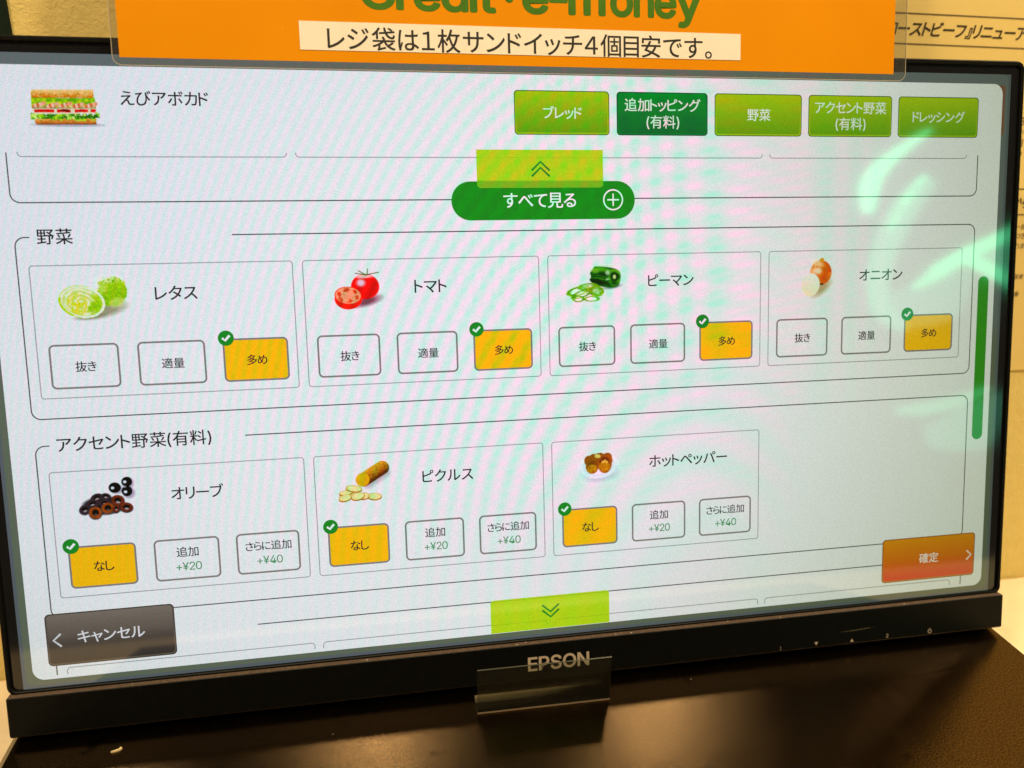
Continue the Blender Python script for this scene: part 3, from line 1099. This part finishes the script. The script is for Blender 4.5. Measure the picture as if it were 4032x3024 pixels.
def olive():
    p = Pic(108, 700, 220, 788)
    s = (210 - 118) / (1760 - 245)
    sy = (779 - 708) / (1390 - 240)

    def q(x, y): return 118 + (x - 245) * s, 708 + (y - 240) * sy
    n1 = p.noise(2.0, 14)
    for (cx, cy, rx, ry) in ((1590, 420, 160, 170), (1600, 700, 165, 165), (1280, 590, 170, 120)):
        d, a, b = p.el(*q(cx, cy), rx * s, ry * sy)
        p.paint(p.soft(d, .5), (140, 128, 150), .65)
    for (cx, cy, rx, ry, hx, hy) in ((1565, 380, 145, 140, 1510, 380), (1230, 530, 165, 150, 1170, 535), (1550, 650, 145, 150, 1510, 670)):
        d, a, b = p.el(*q(cx, cy), rx * s, ry * sy)
        p.paint(p.soft(d, .1), (4, 12, 14))
        d, a, b = p.el(*q(hx, hy), 48 * s, 42 * sy)
        p.paint(p.soft(d, .6), (226, 236, 238), .95)
    d, a, b = p.el(*q(1490, 520), 50 * s, 30 * sy)
    p.paint(p.soft(d, .6), (180, 190, 196), .7)
    d, a, b = p.el(*q(900, 1030), 560 * s, 260 * sy, 2)
    p.paint(p.soft(d, .25), (26, 20, 26), .95)
    rings = ((730, 780, 160, 110, -20, 0), (970, 760, 130, 90, 10, 0), (600, 950, 170, 90, -12, 0), (390, 1100, 145, 125, -18, 0), (930, 940, 150, 80, 0, 0),
             (1280, 900, 170, 150, 10, 1), (1000, 1100, 165, 150, 0, 2), (660, 1210, 165, 165, 0, 2), (1220, 1130, 85, 110, 0, 1), (1500, 1110, 165, 130, 8, 1))
    for (cx, cy, rx, ry, rot, kind) in rings:
        d, a, b = p.el(*q(cx, cy + 22), rx * 1.12 * s, ry * 1.14 * sy, rot)
        p.paint(p.soft(d, .2), (62, 54, 60) if kind != 2 else (96, 80, 78))
        d, a, b = p.el(*q(cx, cy), rx * s, ry * sy, rot)
        body = ((74, 60, 66), (128, 66, 40), (164, 92, 42))[kind]
        p.paint(p.soft(d, .2), mixc(n1, body, tuple(v * .75 for v in body)))
        d, a, b = p.el(*q(cx, cy), rx * .55 * s, ry * .55 * sy, rot)
        p.paint(p.soft(d, .3), (22, 12, 10))
        d, a, b = p.el(*q(cx + 5, cy + ry * .36), rx * .36 * s, ry * .2 * sy, rot)
        p.paint(p.soft(d, .7), (210, 200, 200), .8 if kind != 2 else .35)
    p.build('picture of black olives and olive rings')


def pickle():
    p = Pic(548, 698, 664, 790)
    s = (650.5 - 557) / (1720 - 240)
    sy = (781 - 708) / (1380 - 290)

    def q(x, y): return 557 + (x - 240) * s, 708 + (y - 290) * sy
    n1, n2 = p.noise(1.8, 20), p.noise(4, 21)

    def cap(ax, ay, bx, by, r):
        (ax, ay), (bx, by) = q(ax, ay), q(bx, by)
        vx, vy = bx - ax, by - ay
        t = np.clip(((p.X - ax) * vx + (p.Y - ay) * vy) / (vx * vx + vy * vy), 0, 1)
        d = np.hypot(p.X - ax - t * vx, p.Y - ay - t * vy)
        side = ((p.X - ax) * vy - (p.Y - ay) * vx) / math.hypot(vx, vy)
        return d / r, side / r, t
    d, sd, t = cap(1100, 900, 1600, 620, 150 * s)
    p.paint(p.soft(d, 1.0), (150, 142, 150), .55)
    d, sd, t = cap(980, 780, 1520, 480, 205 * s)
    p.paint(p.soft(d, .08), mixc(np.clip(.5 - .55 * sd + .6 * (n1 - .5), 0, 1), (206, 164, 60), (122, 72, 18)))
    p.paint(p.soft(d, .08) * (sd < -.55), (70, 44, 16), .55)
    dd, a, b = p.el(*q(950, 785), 195 * s, 190 * sy)
    p.paint(p.soft(dd, .12), mixc(np.clip(.6 * n2 + .2 * b, 0, 1), (200, 176, 14), (206, 144, 16)))
    for (cx, cy, rx, ry, rot) in ((480, 1180, 220, 90, -14), (460, 1110, 200, 70, -6), (690, 1010, 235, 92, 10), (1270, 1265, 205, 95, 4), (960, 1235, 170, 95, -4), (790, 1235, 200, 100, -10), (430, 1255, 190, 90, -12)):
        dd, a, b = p.el(*q(cx, cy + 26), rx * s, ry * sy, rot)
        p.paint(p.soft(dd, .12), mixc(n1, (166, 140, 20), (140, 90, 20)))
        dd, a, b = p.el(*q(cx, cy), rx * s, ry * sy, rot)
        p.paint(p.soft(dd, .12), (200, 160, 84))
        p.paint(p.soft(dd / .88, .14), mixc(n2, (232, 226, 170), (206, 216, 150)))
    p.build('picture of a pickled gherkin and its slices')


def hot_pepper():
    p = Pic(996, 706, 1106, 786)
    s = (1091 - 1008) / (1850 - 210)
    sy = (771 - 719) / (1175 - 340)

    def q(x, y): return 1008 + (x - 210) * s, 719 + (y - 340) * sy
    n1 = p.noise(2, 30)
    d, a, b = p.el(*q(1180, 1060), 640 * s, 190 * sy, -8)
    p.paint(p.soft(d, .9), (178, 182, 196), .6)
    d, a, b = p.el(*q(1035, 760), 800 * s, 400 * sy, -4)
    p.paint(p.soft(d, .05) * np.clip(b * 1.2 + .75, .15, 1), (232, 234, 244))
    p.paint(np.clip(1 - np.abs(d - .97) / .035, 0, 1) * (b > .1), (196, 200, 214), .7)
    p.paint(np.clip(1 - np.abs(d - .72) / .07, 0, 1), (206, 212, 226), .5)
    d, a, b = p.el(*q(1050, 600), 545 * s, 215 * sy)
    p.paint(p.soft(d, .15), mixc(n1, (128, 76, 20), (158, 98, 30)))
    for (cx, cy, rx, ry) in ((650, 560, 165, 150), (860, 480, 190, 120), (1090, 440, 200, 100), (1390, 500, 190, 150)):
        d, a, b = p.el(*q(cx, cy), rx * s, ry * sy)
        p.paint(p.soft(d, .15), mixc(n1, (136, 82, 22), (166, 106, 36)))
    d, a, b = p.el(*q(1010, 440), 120 * s, 60 * sy, 10)
    p.paint(p.soft(d, .3), (214, 194, 116))
    for (cx, cy, rx, ry) in ((790, 760, 250, 225), (1290, 700, 275, 290)):
        d, a, b = p.el(*q(cx, cy), rx * s, ry * sy)
        p.paint(p.soft(d, .12), mixc(n1, (170, 106, 14), (140, 80, 10)))
        d, a, b = p.el(*q(cx, cy - 60), rx * .74 * s, ry * .55 * sy)
        p.paint(p.soft(d + .35 * (n1 - .5), .3), (104, 58, 16), .85 if cx > 1000 else .35)
        d, a, b = p.el(*q(cx, cy + 70), rx * .80 * s, ry * .58 * sy)
        p.paint(p.soft(d, .3), mixc(n1, (206, 164, 20), (150, 96, 8)))
        for k in range(6 if cx > 1000 else 0):
            d, a, b = p.el(*q(cx - 90 + 38 * k, cy - 40 - 50 * math.sin(math.pi * (k + .5) / 6) + 22 * ((k * 5) % 3 - 1)), 30 * s, 36 * sy)
            p.paint(p.soft(d, .9), (236, 214, 130), .7)
    p.build('picture of jalapeno slices on a white plate')


sandwich()
lettuce()
tomato()
pepper()
onion()
olive()
pickle()
hot_pepper()

# ------------------------------------------------------------------ laminated sign in front of the top edge
sign = bpy.data.objects.new('laminated_sign', None)
COL.objects.link(sign)
sign.matrix_world = Matrix.Translation(mon.location) @ mon.rotation_euler.to_matrix().to_4x4() @ Matrix.Translation((0, 0, 0.008))
tag(sign, 'orange laminated payment sign with green lettering hanging over the top edge of the screen', 'sign')
bm = box_bm(-0.1757, 0.1672, 0.2645, 0.50, -0.0001, 0.0001)
card_o = from_bm('printed_card', bm, CARD, sign)
text_mesh('green_lettering', 'Credit', INK_GREEN, card_o, -0.0798, -0.0225, 0.2928, 0.00016, bold=0.034, tight=0.075, height=0.0140)
text_mesh('green_lettering', 'e-m', INK_GREEN, card_o, -0.0112, 0.0262, 0.29175, 0.00016, bold=0.034, tight=0.075, height=0.0114)
text_mesh('green_lettering', 'one', INK_GREEN, card_o, 0.0282, 0.0590, 0.29175, 0.00016, bold=0.034, tight=0.075, height=0.0114)
text_mesh('green_lettering', 'y', INK_GREEN, card_o, 0.0588, 0.0708, 0.28985, 0.00016, bold=0.034, height=0.0150)
P = [[(-0.0168 + 0.0019 * math.cos(t * math.pi / 12), 0.2924 + 0.0019 * math.sin(t * math.pi / 12)) for t in range(24)]]
flat('lettering_dot', P, INK_GREEN, card_o, 0.00016)
bm = box_bm(-0.1053, 0.0896, 0.26905, 0.2805, 0.0001, 0.0003)
strip = from_bm('paper_strip', bm, STRIP, sign)
text_mesh('black_lettering', 'レジ袋は１枚サンドイッチ４個目安です。', INK_BLACK, strip, -0.0942, 0.0757, 0.27395, 0.00036, bold=0.008, tight=0.13)


def film_mesh():
    """clear border of the laminate round the card, with its thin bright cut edge"""
    bm = bmesh.new()
    o = rr_pts(-0.1783, 0.2616, 0.1733, 0.5035, 0.0035)
    i = rr_pts(-0.17575, 0.26445, 0.16725, 0.5005, 0.0001)
    for z in (0.00015, -0.00015):
        a = [bm.verts.new((x, y, z)) for x, y in o]
        b = [bm.verts.new((x, y, z)) for x, y in i]
        for k in range(len(a)):
            bm.faces.new((a[k], a[(k + 1) % len(a)], b[(k + 1) % len(a)], b[k]))
    L = []
    for e, z in ((0.0, 0.00015), (0.0, -0.00015), (0.0002, -0.00015), (0.0002, 0.00015)):
        L.append([bm.verts.new((x, y, z)) for x, y in rr_pts(-0.1783 - e, 0.2616 - e, 0.1733 + e, 0.5035 + e, 0.0035 + e)])
    for a, b in zip(L, L[1:] + L[:1]):
        for k in range(len(a)):
            f = bm.faces.new((a[k], a[(k + 1) % len(a)], b[(k + 1) % len(a)], b[k]))
            f.material_index = 1
    bmesh.ops.recalc_face_normals(bm, faces=bm.faces)
    return bm


from_bm('laminate_film', film_mesh(), [FILM, EDGE], sign)

# ------------------------------------------------------------------ clear acrylic stand in front of the chin
acr = bpy.data.objects.new('acrylic_stand', None)
COL.objects.link(acr)
acr.location = (-0.0103, -0.0134, 0.0)
acr.rotation_euler = (0, 0, -0.010)
tag(acr, 'small clear acrylic plate standing upright in front of the logo on the chin', 'acrylic stand')


def slab(name, x0, x1, y0, y1, z0, z1, edge=None):
    bm = box_bm(x0, x1, y0, y1, z0, z1)
    bm.normal_update()
    dims = [x1 - x0, y1 - y0, z1 - z0]
    thin = dims.index(min(dims))
    for f in bm.faces: f.material_index = 0 if abs(f.normal[thin]) > .9 else 1
    return from_bm(name, bm, [ACRYLIC, edge or ACR_EDGE], acr)


slab('upright_plate', -0.0315, 0.0315, -0.0004, 0.0004, 0.0011, 0.0240)
slab('foot_plate', -0.0315, 0.0315, -0.0006, 0.0110, 0.0001, 0.0010, FOOT_EDGE)

# ------------------------------------------------------------------ notice on the wall behind
note = bpy.data.objects.new('wall_notice', None)
COL.objects.link(note)
note.location = (0.28, WALL_Y, 0.1085)
tag(note, 'beige printed notice with brown Japanese text on the wall right of the screen', 'notice')
bm = box_bm(0.10, 0.42, WALL_Y - 0.0012, WALL_Y - 0.0004, 0.1085, 0.42)
sheet = from_bm('paper_sheet', bm, POSTER, note)
sheet.matrix_parent_inverse = Matrix.Translation((-0.28, -WALL_Y, -0.1085))
TILT = -0.011


def on_note(o):
    o.matrix_parent_inverse = Matrix.Translation((-0.28, -WALL_Y, -0.1085))
    return o


YN = WALL_Y - 0.0014


def rule(x0, x1, z, w, mat):
    bm = bmesh.new()
    bm.faces.new([bm.verts.new((x, YN, zz + (x - 0.21) * TILT)) for x, zz in ((x0, z - w / 2), (x1, z - w / 2), (x1, z + w / 2), (x0, z + w / 2))])
    return on_note(from_bm('printed_rule', bm, mat, note))


rule(0.13, 0.40, 0.3149, 0.0006, INK_FINE)
rule(0.13, 0.40, 0.2999, 0.0006, INK_FINE)
rule(0.298, 0.40, 0.2236, 0.0007, INK_FINE)
rule(0.298, 0.40, 0.2086, 0.0007, INK_FINE)
on_note(text_mesh('heading_text', '『ローストビーフ』リニューアル', INK_BROWN, note, 0.1935, 0.2925, 0.3075, YN, bold=0.018, tight=0.10, height=0.0078, shear=0.14, upright=(0.21, TILT)))
on_note(text_mesh('body_text', 'ご利用いただき、誠にありがとうございます', INK_FINE, note, 0.2128, 0.2775, 0.2915, YN, tight=0.12, height=0.0027, upright=(0.21, TILT)))
on_note(text_mesh('heading_text', 'から', INK_BROWN, note, 0.2965, 0.3100, 0.2150, YN, bold=0.014, tight=0.10, shear=0.14, upright=(0.30, TILT)))
for z, s, x in ((0.2605, '日', 0.2905), (0.2545, 'い', 0.2915), (0.2485, '目', 0.2925), (0.2425, 'の', 0.2935), (0.2005, '一部', 0.3035), (0.1950, 'つき', 0.3045), (0.1890, 'れま', 0.3055), (0.1700, '健康', 0.3095), (0.1590, '※', 0.3125)):
    on_note(text_mesh('body_text', s, INK_FINE, note, x, x + 0.0034 * len(s), z, YN, tight=0.12, upright=(0.30, TILT)))

# ------------------------------------------------------------------ crumb, dust
bm = bmesh.new()
pts = [(-0.0022, 0.0002), (-0.001, 0.0004), (0.0004, 0.0005), (0.0013, 0.0009), (0.0017, 0.0017), (0.0024, 0.0014), (0.0020, 0.0004), (0.0010, -0.0001), (-0.0006, -0.0003), (-0.0018, -0.0003)]
lo = [bm.verts.new((x, y, 0.0)) for x, y in pts]
hi = [bm.verts.new((x * .9, y * .9, 0.0006 + 0.0004 * random.random())) for x, y in pts]
bm.faces.new(hi)
bm.faces.new(list(reversed(lo)))
for k in range(len(pts)): bm.faces.new((lo[k], lo[(k + 1) % len(pts)], hi[(k + 1) % len(pts)], hi[k]))
bmesh.ops.recalc_face_normals(bm, faces=bm.faces)
crumb = from_bm('crumb', bm, CRUMB)
crumb.location = (-0.1985, -0.0103, 0.0001)
crumb.rotation_euler = (0, 0, 0.15)
tag(crumb, 'pale curled crumb lying on the black base near its left end', 'crumb')

bm = bmesh.new()
MW = Matrix.Translation(mon.location) @ mon.rotation_euler.to_matrix().to_4x4()
for k in range(22):
    if k < 18: c = MW @ Vector((random.uniform(-0.24, 0.242), -0.0006 + random.uniform(-.0002, .0001), random.uniform(0.0006, 0.0036)))
    else: c = Vector((random.uniform(-0.23, 0.235), random.uniform(-0.07, -0.004), 0.0001))
    r = random.choice((0.00012, 0.00016, 0.0002, 0.0003)) * random.uniform(.7, 1.2)
    bmesh.ops.create_icosphere(bm, subdivisions=1, radius=r, matrix=Matrix.Translation(c) @ Matrix.Diagonal((random.uniform(.6, 1.8), random.uniform(.6, 1.4), .7, 1)))
tag(from_bm('dust', bm, DUST), 'pale dust specks scattered on the chin ledge and the black base', 'dust', kind='stuff')

# ------------------------------------------------------------------ green glowing shapes standing in for the unseen source of the glass reflections
GLOW = N('green_glow').set(base=(0.02, 0.1, 0.05), emit=(0.12, 1.0, 0.42), power=9.0)
GLOW.cycles.emission_sampling = 'NONE'
GLOW_SOFT = N('soft_green_glow').set(base=(0.02, 0.1, 0.05), emit=(0.16, 1.0, 0.50), power=3.0)
GLOW_SOFT.cycles.emission_sampling = 'NONE'
GLOW_FAINT = N('faint_green_glow').set(base=(0.02, 0.1, 0.05), emit=(0.20, 1.0, 0.62), power=1.6)
GLOW_FAINT.cycles.emission_sampling = 'NONE'
mirror_glow = bpy.data.objects.new('unseen_green_glow', None)
COL.objects.link(mirror_glow)
mirror_glow.location = (1.45, -1.5, 0.15)
tag(mirror_glow, 'unseen green glowing swirl shaped for its reflection in the right side of the screen', 'neon sign')


def ribbon(name, pts, w, mat, depth=0.02):
    """a glowing band of varying width in the plane y = -1.5, facing the counter"""
    P = [Vector(p) for p in pts]
    Q = []
    n = len(P)
    for i in range(n - 1):                                     # smooth the run of points
        p0, p1, p2, p3 = P[max(0, i - 1)], P[i], P[i + 1], P[min(n - 1, i + 2)]
        for k in range(8):
            t = k / 8
            Q.append(0.5 * ((2 * p1) + (p2 - p0) * t + (2 * p0 - 5 * p1 + 4 * p2 - p3) * t * t + (3 * p1 - p0 - 3 * p2 + p3) * t ** 3))
    Q.append(P[-1])
    bm = bmesh.new()
    A, B = [], []
    for k, c in enumerate(Q):
        d = (Q[min(len(Q) - 1, k + 1)] - Q[max(0, k - 1)]).normalized()
        nn = Vector((-d.y, d.x))
        ww = np.interp(k / (len(Q) - 1), np.linspace(0, 1, len(w)), w) / 2
        a, b = c + nn * ww, c - nn * ww
        A.append([bm.verts.new((a.x, yy, a.y)) for yy in (-1.5, -1.5 - depth)])
        B.append([bm.verts.new((b.x, yy, b.y)) for yy in (-1.5, -1.5 - depth)])
    for k in range(len(Q) - 1):
        bm.faces.new((A[k][0], A[k + 1][0], B[k + 1][0], B[k][0]))
        bm.faces.new((A[k][1], B[k][1], B[k + 1][1], A[k + 1][1]))
        bm.faces.new((A[k][0], A[k][1], A[k + 1][1], A[k + 1][0]))
        bm.faces.new((B[k][0], B[k + 1][0], B[k + 1][1], B[k][1]))
    for k in (0, -1): bm.faces.new((A[k][0], B[k][0], B[k][1], A[k][1]))
    bmesh.ops.recalc_face_normals(bm, faces=bm.faces)
    o = from_bm(name, bm, mat, mirror_glow)
    o.matrix_parent_inverse = Matrix.Translation(mirror_glow.location).inverted()
    return o


ribbon('glow_band', [(1.47, 0.945), (1.37, 0.885), (1.30, 0.83), (1.27, 0.78), (1.258, 0.715)], (0.015, 0.03, 0.045, 0.05, 0.02), GLOW)
ribbon('glow_band', [(1.46, 0.80), (1.385, 0.74), (1.325, 0.66), (1.28, 0.57), (1.262, 0.50), (1.275, 0.44), (1.335, 0.395)], (0.03, 0.065, 0.07, 0.06, 0.05, 0.05, 0.02), GLOW_SOFT)
ribbon('glow_band', [(1.44, 0.815), (1.36, 0.735), (1.31, 0.66)], (0.012, 0.03, 0.012), GLOW)
ribbon('glow_band', [(1.72, 0.662), (1.63, 0.628), (1.54, 0.594), (1.45, 0.548), (1.36, 0.500)], (0.035, 0.035, 0.035, 0.04, 0.012), GLOW)
ribbon('glow_band', [(1.72, 0.492), (1.65, 0.528), (1.58, 0.565), (1.53, 0.588)], (0.035, 0.03, 0.03, 0.02), GLOW)
ribbon('glow_band', [(1.73, 0.577), (1.66, 0.578), (1.57, 0.580)], (0.16, 0.09, 0.02), GLOW_SOFT)
ribbon('glow_band', [(1.53, 0.55), (1.45, 0.485), (1.36, 0.455), (1.28, 0.47)], (0.05, 0.15, 0.11, 0.04), GLOW_FAINT)
ribbon('glow_band', [(1.56, 0.222), (1.46, 0.193), (1.37, 0.178), (1.28, 0.176)], (0.012, 0.03, 0.035, 0.015), GLOW_SOFT)
ribbon('glow_band', [(1.62, 0.20), (1.50, 0.12), (1.36, 0.10)], (0.03, 0.13, 0.05), GLOW_FAINT)
